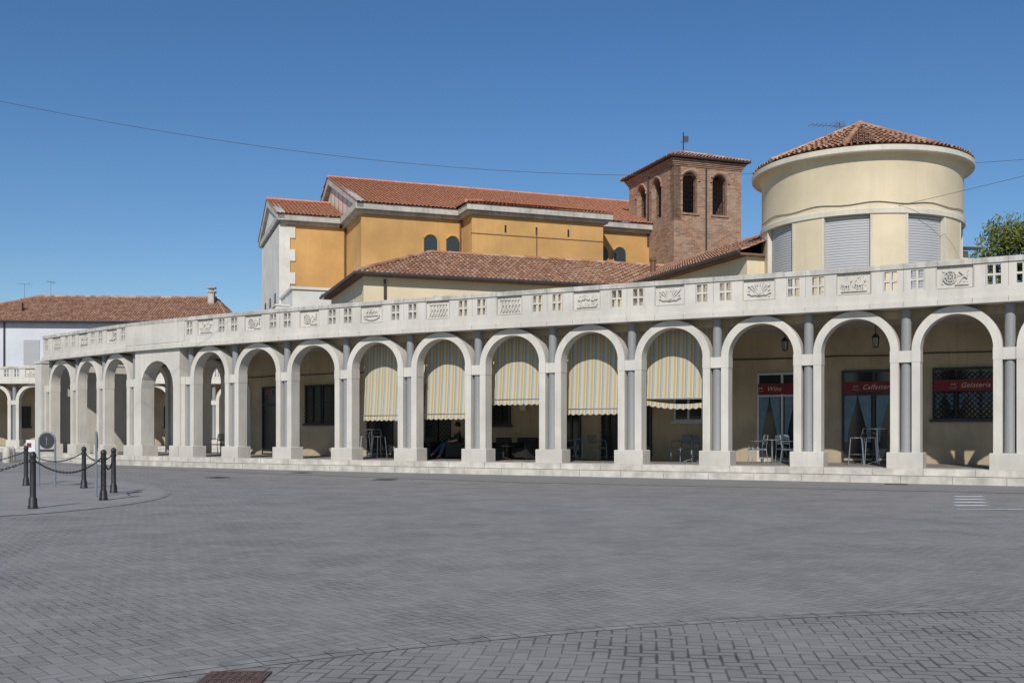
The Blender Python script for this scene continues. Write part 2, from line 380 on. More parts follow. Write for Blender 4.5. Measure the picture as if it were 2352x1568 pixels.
def motif(mb,F,cx,cz,kind,y):
    R=random.Random(kind*13+5)
    def blob(x,z,r,rz=None,d=.05,a=0):
        rz=rz or r; pts=[]
        for k in range(10):
            q=2*math.pi*k/10; px,pz=r*math.cos(q),rz*math.sin(q); pts.append((cx+x+px*math.cos(a)-pz*math.sin(a),cz+z+px*math.sin(a)+pz*math.cos(a)))
        mb.prism(F,pts,y-d,y+.01)
    def bar(x0,z0,x1,z1,t,d=.045):
        dx,dz=x1-x0,z1-z0; L=math.hypot(dx,dz) or 1; nx,nz=-dz/L*t/2,dx/L*t/2
        mb.prism(F,[(cx+x0+nx,cz+z0+nz),(cx+x1+nx,cz+z1+nz),(cx+x1-nx,cz+z1-nz),(cx+x0-nx,cz+z0-nz)],y-d,y+.01)
    for _ in range(16):
        x,z=R.uniform(-.32,.32),R.uniform(-.18,.18)
        if R.random()<.5: blob(x,z,R.uniform(.02,.05),R.uniform(.015,.03),.022,R.uniform(0,3))
        else: a=R.uniform(0,3); L=R.uniform(.03,.09); bar(x,z,x+L*math.cos(a),z+L*.7*math.sin(a),.018,.02)
    k=kind%6
    if k==0:
        for i in range(6):
            x=-.29+i*.115; blob(x,.12,.028); bar(x,.10,x+.02,-.06,.055); bar(x+.01,-.05,x-.035,-.2,.026); bar(x+.01,-.05,x+.055,-.2,.026); bar(x,.06,x+.08,.0,.02)
        bar(-.34,.19,.34,.17,.03)
    elif k==1:
        for i in range(8):
            a=math.pi+math.pi*i/8; b=math.pi+math.pi*(i+1)/8
            bar(.33*math.cos(a),-.04+.15*math.sin(a),.33*math.cos(b),-.04+.15*math.sin(b),.03)
        bar(-.33,-.04,.33,-.04,.03); bar(0,-.04,0,.21,.02)
        for j in range(5): bar(-.24+.12*j,-.02,-.20+.11*j,.17-.03*abs(j-2),.035); 
        for j in range(4): blob(-.2+.13*j,.1,.03,.04)
    elif k==2:
        for rr in (.16,.09):
            for i in range(14):
                a=2*math.pi*i/14; b=2*math.pi*(i+1)/14; bar(-.12+rr*math.cos(a),rr*math.sin(a),-.12+rr*math.cos(b),rr*math.sin(b),.028)
        for i in range(6): a=math.pi*i/3; bar(-.12,0,-.12+.15*math.cos(a),.15*math.sin(a),.018)
        bar(.05,-.19,.32,.17,.04); bar(.0,-.19,.33,-.19,.04); blob(.26,.03,.07,.035,a=.6); bar(.1,.15,.3,-.05,.03)
    elif k==3:
        for x in (-.21,.15):
            blob(x,.01,.12,.065); blob(x+.12,.09,.045,.03)
            for q in (-.08,-.03,.04,.09): bar(x+q,-.03,x+q+.01,-.19,.024)
            bar(x+.08,.03,x+.12,.09,.05); bar(x-.11,.03,x-.14,-.08,.016); bar(x,.05,x+.02,.19,.04); blob(x+.02,.2,.025)
        bar(-.34,-.2,.34,-.2,.02)
    elif k==4:
        for sg in (-1,1):
            for i in range(6):
                a=.2+i*.26; bar(0,-.16,sg*.34*math.cos(a),-.16+.37*math.sin(a),.03)
            blob(sg*.2,-.1,.08,.055,a=sg*.4); blob(sg*.27,.12,.05,.03)
        blob(0,-.02,.07,.12); blob(0,.14,.04)
    else:
        for x,z in ((-.27,.12),(-.13,.14),(.02,.13),(.17,.1),(.28,.13),(-.2,-.06),(-.02,-.08),(.15,-.09),(.28,-.06)):
            blob(x,z,.033); blob(x+.02,z-.07,.06,.04,a=R.uniform(-1,1)); bar(x,z-.05,x+R.uniform(-.1,.1),z-.12,.028)
        bar(-.34,-.2,.34,-.19,.025)
def arch_ring(mb,F,s,zsp,zcr,th,y0,y1,edge=EDGE):
    n=28; A=s/2-edge; B=zcr-zsp; a=A-th; b=B-th; cx=s/2; R=[]
    for k in range(n+1):
        q=math.pi-math.pi*k/n; c,si=math.cos(q),math.sin(q)
        R.append([F.p(cx+A*c,y0,zsp+B*si),F.p(cx+a*c,y0,zsp+b*si),F.p(cx+a*c,y1,zsp+b*si),F.p(cx+A*c,y1,zsp+B*si)])
    mb.loft(R,0)
def build_arcade(path,root,solid=(),wall_from=0,D_=4.6,rear=()):
    n=len(path.P); pe=EDGE+TH
    for i in range(n):
        d=path.vd[i]; F=Fr(path.P[i],d=(d.x,d.y))
        mb=MB(); mb.box(F,-.46,.46,-.31,.31,FLOOR-.02,.80,0,.015)
        for sx in (-1,1):
            mb.box(F,min(sx*EDGE,sx*pe),max(sx*EDGE,sx*pe),-PD,PD,.80,SP,0)
        mb.box(F,-EDGE+.001,EDGE-.001,-PD+.03,PD-.03,3.20,SP-.002,0); 
        for sx in (-1,1): mb.box(F,min(sx*(EDGE-.01),sx*(pe+.008)),max(sx*(EDGE-.01),sx*(pe+.008)),-PD-.008,PD+.008,3.20,SP+.002,0)
        add(mb,'pier','white',root,F.o)
        mb=MB(); mb.lathe(F.p(0,0,0),[(.150,.80),(.150,.85),(.138,.87),(.134,3.20)],20); mb.lathe(F.p(0,0,0),[(.132,SP-.002),(.130,CR-.06),(.145,CR-.05),(.145,CR+.01)],20)
        add(mb,'column','granite',root,F.o)
    mb=MB(); path.sweep(mb,rect(-.46,.0,CR,4.79)); path.sweep(mb,rect(-.42,-.02,4.79,4.86)); path.sweep(mb,rect(-.40,-.18,4.86,5.06))
    add(mb,'cornice','white',root)
    mb=MB(); path.sweep(mb,[(-.44,5.66),(-.14,5.66),(-.14,5.79),(-.42,5.80),(-.44,5.78)]); add(mb,'coping','coping',root)
    mb=MB(); path.sweep(mb,rect(.0,D_+.3,CR,4.84)); add(mb,'terrace_slab','ceil',root)
    fz=MB()
    for i in range(n-1):
        s=(path.P[i+1]-path.P[i]).length; d=path.seg[i]; F=Fr(path.P[i],d=(d.x,d.y)); z0,z1=5.06,5.66
        for x in (0,s/3,2*s/3): fz.box(F,x-.004,x+.004,-.445,-.43,5.66,5.79,1); fz.box(F,x-.005,x+.005,-.463,-.45,4.66,4.78,1)
        if i in solid:
            fz.box(F,-.1,s+.1,-.43,-.15,4.87,5.66)
            mb=MB(); mb.wall(F.sub(.38,-.3,0),s-.76,.8,CR,.6,[(.42,s-1.18,.8,4.2,True)]); 
            mb.box(F,.40,.98,-.36,.36,FLOOR,.81); mb.box(F,s-.98,s-.40,-.36,.36,FLOOR,.81)
            add(mb,'arched_wall','white',root,F.o); continue
        cx=s/2
        fz.box(F,-.005,.18,-.40,-.20,z0,z1); fz.box(F,s-.18,s+.005,-.40,-.20,z0,z1)
        fz.box(F,.50,cx-.44,-.40,-.20,z0,z1); fz.box(F,cx+.44,s-.50,-.40,-.20,z0,z1)
        fz.box(F,cx-.44,cx+.44,-.34,-.20,z0,z1)
        for x in (-.004,.53,cx-.46,cx+.46,s-.53): fz.box(F,x-.004,x+.004,-.402,-.39,z0,z1,1)
        for x in (.34,s-.34):
            w=.16; fz.box(F,x-w,x+w,-.395,-.205,z0,z0+.05); fz.box(F,x-w,x+w,-.395,-.205,z1-.05,z1)
            fz.box(F,x-.026,x+.026,-.38,-.22,z0+.05,z1-.05); fz.box(F,x-w,x-.026,-.38,-.22,(z0+z1)/2-.026,(z0+z1)/2+.026); fz.box(F,x+.026,x+w,-.38,-.22,(z0+z1)/2-.026,(z0+z1)/2+.026)
        mb=MB()
        mb.box(F,cx-.42,cx+.42,-.365,-.335,z0+.02,z0+.04); mb.box(F,cx-.42,cx+.42,-.365,-.335,z1-.05,z1-.03)
        motif(mb,F,cx,(z0+z1)/2,i*5+(i//3),-.342)
        add(mb,'relief_panel','white',root,F.p(cx,-.36,z0))
        mb=MB(); arch_ring(mb,F,s,SP,CR,TH,-PD,PD); add(mb,'arch','white',root,F.p(cx,0,SP))
    add(fz,'balustrade',['white','joint'],root)
    mb=MB(); path.sweep(mb,[(-.52,.0),(D_+.05,.0),(D_+.05,FLOOR),(-.52,FLOOR)]); add(mb,'floor','floor',root)
    mb=MB(); path.sweep(mb,rect(-.92,-.52,0,.19)); path.sweep(mb,rect(-.56,-.50,.2,FLOOR+.004)); 
    path.sweep(mb,rect(-.56,.42,FLOOR+.004,FLOOR+.008))
    for i in range(n-1):
        for f in (0,.5):
            F=path.fr(i+f,-.925); mb.box(F,-.006,.006,0,.02,.0,.192,1)
            F=path.fr(i+f+.2,-.565); mb.box(F,-.006,.006,0,.02,.2,.372,1)
    add(mb,'step',['step','joint'],root)
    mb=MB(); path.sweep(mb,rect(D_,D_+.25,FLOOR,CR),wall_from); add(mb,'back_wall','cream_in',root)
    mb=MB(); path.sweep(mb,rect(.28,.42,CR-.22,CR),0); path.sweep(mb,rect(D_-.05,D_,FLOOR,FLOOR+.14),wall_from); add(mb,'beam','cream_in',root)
    for i in rear:
        F=Fr(path.off(i,D_),d=(path.off(i+1,D_)-path.off(i,D_)).to_2d()[:]); s=(path.off(i+1,D_)-path.off(i,D_)).length
        mb=MB(); arch_ring(mb,F,s,SP,CR,.27,-.25,.25,.135); mb.box(F,.135,.405,-.25,.25,FLOOR,SP); mb.box(F,s-.405,s-.135,-.25,.25,FLOOR,SP); mb.box(F,0,.135,-.2,.2,3.18,SP)
        add(mb,'arch','white',root,F.o)
# ---------------------------------------------------------------- main arcade
PT=[(-22.0,48.89),(-19.9,46.86),(-17.99,45.08),(-15.995,43.28),(-12.978,41.04),(-10.857,39.6),(-8.551,38.08),(-6.157,36.67),(-3.786,35.36),(-1.437,34.14),(.96,32.92),(3.326,31.68),(5.686,30.46),(8.03,29.29),(10.31,28.06),(12.51,26.8),(14.77,25.52),(17.03,24.24)]
A=Path(PT); DW=4.6
arc=thing('arcade_building',(0,33.4,0),'long curved white stone arcade with reliefs on its balustrade','arcade')
build_arcade(A,arc,solid=(3,),wall_from=3,rear=(0,1,2))
mb=MB(); F0=Fr(A.P[0],d=A.seg[0].to_2d()[:]); mb.box(F0,-1.25,-.5,-.3,4.8,0,4.55,0,.02); mb.box(F0,-1.29,-.46,-.34,4.84,4.55,4.7,0,.02); add(mb,'end_wall','white',arc)
def opening(t0,t1,z0,z1,parent=arc,name='window',cols=2,frame='darkframe',grille=False,curt=False,sign=None,path=A,Dw=DW,lab=None,tx=.5):
    p0=path.at(t0,Dw); p1=path.at(t1,Dw); F=Fr(p0,d=(p1-p0).to_2d()[:]); w=(p1-p0).length
    mb=MB(); fw=.07
    mb.box(F,0,fw,-.07,0.02,z0,z1); mb.box(F,w-fw,w,-.07,.02,z0,z1); mb.box(F,fw,w-fw,-.07,.02,z1-fw,z1); mb.box(F,fw,w-fw,-.07,.02,z0,z0+fw)
    for k in range(1,cols):
        x=w*k/cols; mb.box(F,x-.035,x+.035,-.068,.02,z0+fw,z1-fw)
    if name=='door': mb.box(F,fw,w-fw,-.066,.02,2.5,2.56)
    if name=='window': mb.box(F,-.08,w+.08,-.14,0,z0-.07,z0)
    o=add(mb,name,frame,parent,F.p(w/2,0,z0),label=lab)
    mb=MB(); mb.box(F,fw,w-fw,-.025,.0,z0+fw,z1-fw); add(mb,'glass','glass',o)
    if curt:
        H=2.52
        for k in range(cols):
            xa,xb=w*k/cols+.08,w*(k+1)/cols-.08
            for sg,e in ((1,xa),(-1,xb)):
                mb=MB(); ww=(xb-xa)*.48
                f=lambda r:e+sg*ww*(1-.72*math.sin(min(1,r)*math.pi/2)**1.5)
                zz=lambda r:H-(H-z0-.15)*r*.75
                for q in range(8):
                    r0,r1=q/8,(q+1)/8
                    mb.face([F.p(e,-.03,zz(r0)),F.p(f(r0),-.034,zz(r0)),F.p(f(r1),-.034,zz(r1)),F.p(e,-.03,zz(r1))])
                add(mb,'curtain','curtain',o)
    if grille:
        mb=MB(); s_=.16; y=-.11
        nx=int(w/s_); nz=int((z1-z0)/s_)
        for a in range(-nz,nx+1):
            for sg in (1,-1):
                xs=a*s_ if sg>0 else (a+nz)*s_
                pts=[]
                for b in range(nz+1):
                    xx=xs+sg*b*s_
                    if 0<=xx<=w: pts.append(F.p(xx,y-.01*(sg>0),z0+b*s_))
                if len(pts)>1: mb.tube([pts[0],pts[-1]],.011,4)
        mb.box(F,0,w,y-.02,y+.02,z0,z0+.03); mb.box(F,0,w,y-.02,y+.02,z1-.03,z1)
        add(mb,'grille','black',o)
    if sign:
        yb=-.16 if grille else -.10
        mb=MB(); mb.box(F,.05,w-.04,yb,yb+.028,2.58,2.93); so=add(mb,'sign','red',o)
        text(sign,F,w*tx,2.75,.205,'goldtext',so,yoff=yb-.012,align='LEFT',shear=.35)
        mb=MB(); ex=w*tx-.20
        for k in range(12):
            a=2*math.pi*k/12; mb.tube([F.p(ex+.03*math.cos(a),yb-.01,2.78+.02*math.sin(a)),F.p(ex+.08*math.cos(a),yb-.01,2.78+.04*math.sin(a))],.005,4)
        mb.tube([F.p(ex-.11,yb-.01,2.70),F.p(ex,yb-.01,2.67),F.p(ex+.11,yb-.01,2.70)],.006,4)
        add(mb,'emblem','goldtext',so)
    return o,F,w
T=FLOOR
opening(12.0,12.62,T,3.28,name='door',frame='whiteframe',curt=True,sign='Wine',tx=.20,lab='white framed glass door with red wine sign')
opening(13.02,13.74,T,3.3,name='door',curt=True,sign='Caffetteria',tx=.33,lab='dark glass door with red sign above')
opening(14.02,14.80,1.72,3.3,cols=3,grille=True,curt=True,sign='Gelateria',tx=.40)
opening(15.1,15.8,T,3.3,name='door')
o,F,w=opening(3.64,3.96,T,3.3,name='door',cols=1,lab='dark glass shop door with pink letters')
text('ASS',F,w*.45,3.05,.26,'pinktext',o,shear=.1,yoff=-.08)
opening(4.6,4.98,1.68,3.3,grille=True); opening(5.0,5.3,1.68,3.3,cols=1,grille=True)
opening(5.95,6.45,T,3.2,name='door',grille=True)
opening(7.05,7.5,T,3.2,name='door',grille=True)
opening(8.22,8.52,1.6,3.2,grille=True)
opening(9.33,9.6,T,3.2,name='door'); opening(9.9,10.12,T,3.2,name='door',grille=True)
opening(10.9,11.3,1.7,3.2,frame='whiteframe'); opening(10.45,10.6,T,3,name='door',cols=1)
F=A.fr(8.66,DW); mb=MB(); mb.box(F,0,.32,-.04,0,2.1,2.6); add(mb,'notice_frame','ochresign',arc); mb=MB(); mb.box(F,.04,.28,-.055,-.04,2.14,2.4); add(mb,'notice_sheet','paper',arc)
F=A.fr(3.05,DW)
mb=MB(); R=[]
for k in range(21):
    q=math.pi-math.pi*k/20; c,s_=math.cos(q),math.sin(q); R.append([F.p(.62+.62*c,-.08,3.0+.75*s_),F.p(.62+.5*c,-.08,3.0+.63*s_),F.p(.62+.5*c,0,3.0+.63*s_),F.p(.62+.62*c,0,3.0+.75*s_)])
mb.loft(R); mb.box(F,0,.12,-.08,0,T,3.0); mb.box(F,1.12,1.24,-.08,0,T,3.0); add(mb,'niche_surround','chwhite',arc)
mb=MB()
for k in range(12):
    a=2*math.pi*k/12; mb.tube([F.p(.62,-.03,2.6),F.p(.62+.33*math.cos(a),-.03,2.6+.33*math.sin(a))],.03,4)
mb.box(F,.4,.95,-.05,0,1.0,1.6); add(mb,'niche_relief','coping',arc)
mb=MB(); mb.tube([A.at(t,DW-.03)+Z*(3.75+.02*math.sin(t*5)) for t in [3+.5*k for k in range(28)]],.02,5); add(mb,'conduit','gutter',arc)
for t in (13.55,12.55,6.5):
    c=A.at(t,2.2); th=thing('hanging_lantern',(c.x,c.y,4.05),'small iron lantern hanging from the portico ceiling','lantern','lanterns under the portico')
    mb=MB(); mb.tube([c+Z*4.64,c+Z*4.2],.012,5); mb.lathe(c,[(.03,4.22),(.12,4.12),(.11,4.10)],8); mb.lathe(c,[(.05,3.80),(.08,3.83)],8)
    for k in range(6):
        a=math.pi*k/3; mb.tube([c+Vector((.10*math.cos(a),.10*math.sin(a),4.1)),c+Vector((.075*math.cos(a),.075*math.sin(a),3.82))],.009,4)
    add(mb,'frame','black',th); mb=MB(); mb.lathe(c,[(.065,3.83),(.09,4.09)],6); add(mb,'pane','lamp',th)
# awnings
for i,zb in ((7,1.93),(8,1.96),(9,2.42),(10,2.08),(11,2.36)):
    s=(A.P[i+1]-A.P[i]).length; F=Fr(A.P[i],d=A.seg[i].to_2d()[:]); top=F.p(s/2,1.0,4.62)
    th=thing('awning',(top.x,top.y,top.z),'yellow, cream and grey striped cloth awning let down under an arch','awning','striped awnings under the arcade')
    mb=MB(); mb.uf=F; x0,x1=.10,s+.02; nx=48; rows=[]
    N_=10
    for r in range(N_+1):
        f=r/N_; z=4.6-(4.6-zb)*f; y=.86-.16*f+.03*math.sin(math.pi*f)
        rows.append([F.p(x0+(x1-x0)*k/nx,y+(.004+.008*f)*math.sin(k*.55+i*2)+.003*math.sin(k*1.7+r*.2),z) for k in range(nx+1)])
    mb.loft(rows,closed=False,caps=False)
    add(mb,'cloth','awn',th)
    mb=MB(); mb.uf=F; ns=13; w=(x1-x0)/ns
    va=zb-.03; drop=.17
    sag=.14 if i==11 else 0
    for k in range(ns):
        for q in range(6):
            a0,a1=q/6,(q+1)/6; xa,xb=x0+w*(k+a0),x0+w*(k+a1)
            g=lambda x:sag*math.sin(math.pi*(x-x0)/(x1-x0)); e=lambda a:drop-.045*(1-math.sin(math.pi*a))
            mb.face([F.p(xa,.69,va-g(xa)),F.p(xb,.69,va-g(xb)),F.p(xb,.67,va-g(xb)-e(a1)),F.p(xa,.67,va-g(xa)-e(a0))])
    add(mb,'valance','awn',th)
    mb=MB(); mb.tube([F.p(x0,.70,zb-.01),F.p(x1,.70,zb-.01)],.022,6); mb.tube([F.p(x0,.90,4.58),F.p(x1,.90,4.58)],.035,8)
    for x in (x0+.03,x1-.03): mb.tube([F.p(x,.70,zb),F.p(x,1.4,min(3.6,zb+1.2)),F.p(x,.92,4.58)],.014,5)
    add(mb,'bar','steel',th)
# ---------------------------------------------------------------- far arcade
FP=Path([(-34.8+2.72*k,71.6+.05*k) for k in range(-4,9)])
fa=thing('arcade_building',(-30,72,0),'pale stone arcade across the piazza with balustrade on top','arcade')
build_arcade(FP,fa)
for t in (3.2,5.2,7.2,9.2): opening(t,t+.45,1.7,3.2,parent=fa,path=FP,grille=True)
# ---------------------------------------------------------------- furniture
def chair(F,mat='steel',h=.45,back=.86,name='chair',lab='metal cafe chair with armrests under the arcade',grp='cafe chairs'):
    th=thing(name,F.o,lab,'chair',grp); w=.23; r=.015
    mb=MB()
    for x in (-w,w):
        mb.tube([F.p(x,-.24,0),F.p(x,-.23,h),F.p(x,-.2,h+.22),F.p(x,.0,h+.24),F.p(x,.2,h+.22)],r,5)
        mb.tube([F.p(x,.26,0),F.p(x*.97,.2,h),F.p(x*.93,.26,back)],r,5)
        mb.tube([F.p(x,-.23,h-.03),F.p(x,.21,h-.03)],r,5)
    mb.tube([F.p(-w*.93,.26,back),F.p(0,.29,back+.03),F.p(w*.93,.26,back)],r,5); mb.tube([F.p(-w,-.23,h-.03),F.p(w,-.23,h-.03)],r,5)
    add(mb,'leg',mat,th); mb=MB()
    for k in range(7): mb.box(F,-w+.01,w-.01,-.22+k*.062,-.175+k*.062,h-.012,h)
    add(mb,'seat',mat,th); mb=MB()
    for k in range(4): 
        z=h+.14+k*.07; y=.215+.05*(z-h)/(back-h); mb.box(F,-w*.93,w*.93,y,y+.012,z,z+.04)
    add(mb,'backrest',mat,th)
def stool(F):
    th=thing('bar_stool',F.o,'tall metal bar stool with a low back','stool','bar stools'); mb=MB(); h=.78
    for x in (-1,1):
        for y in (-1,1): mb.tube([F.p(.22*x,.22*y,0),F.p(.16*x,.16*y,h)],.017,5)
    mb.tube([F.p(.2*math.cos(a),.2*math.sin(a),.3) for a in [k*math.pi/4 for k in range(8)]],.012,4,closed=True)
    add(mb,'leg','steel',th); mb=MB(); mb.lathe(F.p(0,0,0),[(.17,h),(.2,h+.01),(.2,h+.03),(.17,h+.035)],16); add(mb,'seat','steel',th)
    mb=MB(); mb.tube([F.p(-.18,.12,h),F.p(-.2,.2,h+.27),F.p(0,.23,h+.3),F.p(.2,.2,h+.27),F.p(.18,.12,h)],.015,5); mb.tube([F.p(-.19,.16,h+.15),F.p(0,.2,h+.16),F.p(.19,.16,h+.15)],.013,5); add(mb,'backrest','steel',th)
def table(F,h=.74,r=.33,mat='steel',lab='round metal cafe table on a single leg'):
    th=thing('cafe_table',F.o,lab,'table','cafe tables'); mb=MB()
    mb.lathe(F.p(0,0,0),[(r-.01,h-.025),(r,h-.02),(r,h-.003),(r-.01,h)],24); add(mb,'tabletop',mat,th)
    mb=MB(); mb.lathe(F.p(0,0,0),[(.03,.05),(.03,h-.02)],10)
    for k in range(4): 
        a=math.pi/2*k+.4; mb.tube([F.p(0,0,.1),F.p(.15*math.cos(a),.15*math.sin(a),.06),F.p(.26*math.cos(a),.26*math.sin(a),.015)],.016,5)
    add(mb,'leg',mat,th)
def armchair(F,w=.38):
    th=thing('wicker_armchair',F.o,'dark woven lounge armchair with square arms','armchair','dark lounge armchairs'); mb=MB()
    mb.box(F,-w,-w+.1,-.36,.36,.04,.6,0,.02); mb.box(F,w-.1,w,-.36,.36,.04,.6,0,.02); mb.box(F,-w+.1,w-.1,-.34,.25,.08,.32,0,.01)
    for x in (-w+.05,w-.05):
        for y in (-.3,.3): mb.lathe(F.p(x,y,0),[(.025,0),(.025,.05)],6)
    add(mb,'frame','wicker',th); mb=MB(); mb.box(F,-w+.1,w-.1,.24,.36,.1,.78,0,.025); add(mb,'backrest','wicker',th)
    mb=MB(); mb.box(F,-w+.11,w-.11,-.33,.23,.32,.42,0,.03); add(mb,'cushion','wicker',th)
fr=lambda t,o,a=0:A.fr(t,o,a,FLOOR)
chair(fr(12.14,3.2,-60)); chair(fr(12.5,3.3,100)); table(fr(12.32,3.1)); chair(fr(12.42,3.75,170))
stool(fr(13.3,2.8,-80)); table(fr(13.52,2.9),1.08,.3,lab='tall round bar table on a single leg'); stool(fr(13.42,3.4,20)); stool(fr(13.72,3.2,90))
chair(fr(11.2,3.0,-30),'greysteel'); chair(fr(11.45,3.2,80),'greysteel'); table(fr(11.36,2.8),mat='greysteel')
table(fr(9.88,3.0),mat='greysteel'); chair(fr(9.68,3.1,-70),'greysteel'); chair(fr(10.05,3.2,70),'greysteel')
armchair(fr(8.7,3.0,10)); armchair(fr(9.06,3.1,-20)); table(fr(8.9,2.2),.5,.3,'wicker','low dark round lounge table'); armchair(fr(8.95,3.9,180))
armchair(fr(7.45,3.2,0)); armchair(fr(7.9,3.2,-50)); armchair(fr(7.6,4.0)); table(fr(7.66,2.5),.5,.3,'wicker','low dark round lounge table')
stool(fr(6.38,3.0,-30)); table(fr(6.5,3.1),1.08,.3,lab='tall round bar table on a single leg'); stool(fr(6.66,3.0,70))
chair(fr(3.15,3.6,20),'black'); chair(fr(3.35,3.6,0),'black')
def skinobj(name,pts,edges,mat,parent,F,sub=2):
    me=D.meshes.new(name); o0=wl(parent); me.from_pydata([tuple(F.p(*p[:3])-o0) for p in pts],edges,[]); me.materials.append(M[mat])
    o=D.objects.new(name,me); COL.objects.link(o); o.parent=parent; o['wl']=list(o0)
    o.modifiers.new('Skin','SKIN')
    for i,p in enumerate(pts): me.skin_vertices[0].data[i].radius=(p[3],p[3])
    me.skin_vertices[0].data[0].use_root=True
    s=o.modifiers.new('Sub','SUBSURF'); s.levels=sub; s.render_levels=sub; return o
F=fr(7.9,3.12,-50)
pe=thing('person',F.o,'person in jeans and dark shirt sitting in lounge chair','person')
pts=[(0,.1,.5,.12),(0,.15,.75,.12),(0,.2,.95,.13),(0,.2,1.04,.055),(0,.18,1.12,.06),(0,.16,1.2,.095),(0,.15,1.27,.07),
 (.1,.08,.5,.09),(.13,-.34,.52,.065),(.13,-.5,.1,.045),(.13,-.62,.04,.035),
 (-.1,.08,.5,.09),(-.16,-.34,.54,.065),(-.1,-.72,.18,.045),(-.1,-.82,.1,.035),
 (.2,.2,.94,.055),(.28,.1,.68,.042),(.24,-.12,.62,.032),(.23,-.2,.61,.03),
 (-.2,.2,.94,.055),(-.28,.1,.68,.042),(-.2,-.12,.62,.032),(-.19,-.2,.61,.03)]
ed=[(0,1),(1,2),(2,3),(3,4),(4,5),(5,6),(0,7),(7,8),(8,9),(9,10),(0,11),(11,12),(12,13),(13,14),(2,15),(15,16),(16,17),(17,18),(2,19),(19,20),(20,21),(21,22)]
for b,sg in ((18,1),(22,-1)):
    x,y,z,_=pts[b]
    for k,(dx,L) in enumerate(((-.03,.07),(-.01,.085),(.01,.08),(.03,.065))):
        pts.append((x+dx,y-L*.6,z-.005,.009)); pts.append((x+dx,y-L,z-.03,.008)); ed+=[(b,len(pts)-2),(len(pts)-2,len(pts)-1)]
    pts.append((x-sg*.045,y-.02,z+.005,.01)); pts.append((x-sg*.055,y-.05,z-.01,.009)); ed+=[(b,len(pts)-2),(len(pts)-2,len(pts)-1)]
skinobj('body',pts,ed,'skin',pe,F)
g=1.13
sel=[0,7,8,9,11,12,13]; mp={a:i for i,a in enumerate(sel)}
skinobj('trousers',[(*pts[a][:3],pts[a][3]*g+.008) for a in sel],[(mp[a],mp[b]) for a,b in ed if a in mp and b in mp],'denim',pe,F)
sel=[1,0,2,15,16,19,20]; mp={a:i for i,a in enumerate(sel)}
skinobj('shirt',[(*pts[a][:3],pts[a][3]*g+.008) for a in sel],[(mp[a],mp[b]) for a,b in ed if a in mp and b in mp],'shirt',pe,F)
mb=MB(); c=F.p(0,.18,0); mb.lathe(c,[(.085,1.17),(.108,1.22),(.105,1.29),(.06,1.35),(.01,1.36)],12); add(mb,'hair','hair',pe)
for x in (-.035,.035):
    mb=MB(); mb.lathe(F.p(x,.07,0),[(.004,1.2),(.012,1.208),(.004,1.216)],6); add(mb,'eye','hair',pe)
# ---------------------------------------------------------------- church
G=Fr((-9.56,62),20)
ch=thing('church',(-9.56,62,0),'ochre plastered church with white stone facade and red tile roof','church')
NL=22.5
mb=MB(); mb.box(G,0,NL,0,19.6,0,14.3); mb.box(G,-3.75,0,4.9,14.7,0,14.3)
mb.box(G,6.25,14.8,-2.0,0,0,14.3); add(mb,'wall','orange',ch)
mb=MB()
mb.box(G,-.25,NL+.2,-.25,19.85,14.3,14.5); mb.box(G,-.45,NL+.4,-.5,20.1,14.5,14.86)
mb.box(G,6.0,15.05,-2.25,-.26,14.3,14.5); mb.box(G,5.8,15.25,-2.5,-.52,14.5,14.864)
mb.box(G,-4.1,-.46,4.65,14.95,14.3,14.5); mb.box(G,-4.35,-.47,4.4,15.2,14.5,14.866)
def rake(mb,x0,x1,yc,hw,z0,z1,th=.45):
    for sg in (-1,1):
        mb.loft([[G.p(x,yc+sg*hw,z0),G.p(x,yc,z1),G.p(x,yc,z1-th),G.p(x,yc+sg*hw,z0-th)] for x in (x0,x1)])
rake(mb,-.35,.05,9.8,10.3,15.02,18.62); rake(mb,-4.4,-3.9,9.8,5.4,15.02,16.8)
add(mb,'cornice','chcorn',ch)
mb=MB(); mb.loft([[G.p(x,0,14.86),G.p(x,19.6,14.86),G.p(x,9.8,18.35)] for x in (-.05,.2)]); add(mb,'gable','gable',ch)
mb=MB(); mb.box(G,-4.2,-3.75,4.85,14.75,0,14.3); mb.loft([[G.p(x,4.9,14.86),G.p(x,14.7,14.86),G.p(x,9.8,16.55)] for x in (-4.2,-3.8)])
z=7.0; k=0
while z<14.2:
    mb.box(G,-3.75,-3.75+(.55 if k%2 else .22),4.83,4.93,z,min(z+.72,14.3)); z+=.72; k+=1
add(mb,'facade','chwhite',ch)
for y in (6.5,9.2,12):
    mb=MB(); mb.box(G,-4.24,-4.19,y,y+.7,7.4,10.2); add(mb,'window','glass',ch)
mb=MB(); mb.box(G,6.22,14.83,-2.03,-1.9,13.17,13.21); add(mb,'string_course','pipe',ch)
for x in (8.3,10.3,12.4):
    mb=MB(); mb.box(G,x,x+.11,-2.02,-1.95,13.35,13.8); add(mb,'slot_window','glass',ch)
def pipe(mb,F,x,y,z0,z1): mb.tube([F.p(x,y,z0),F.p(x,y,z1)],.06,6)
for f in (lambda m:(pipe(m,G,-.1,4.78,9.9,14.3),m.tube([G.p(-.1,4.78,9.9),G.p(-.12,4.6,9.5)],.06,6)),lambda m:m.tube([G.p(10.35,-2.05,10.5),G.p(10.35,-2.05,13.6)],.03,6),lambda m:pipe(m,G,6.1,-.08,11,14.3)):
    mb=MB(); f(mb); add(mb,'drainpipe','pipe',ch)
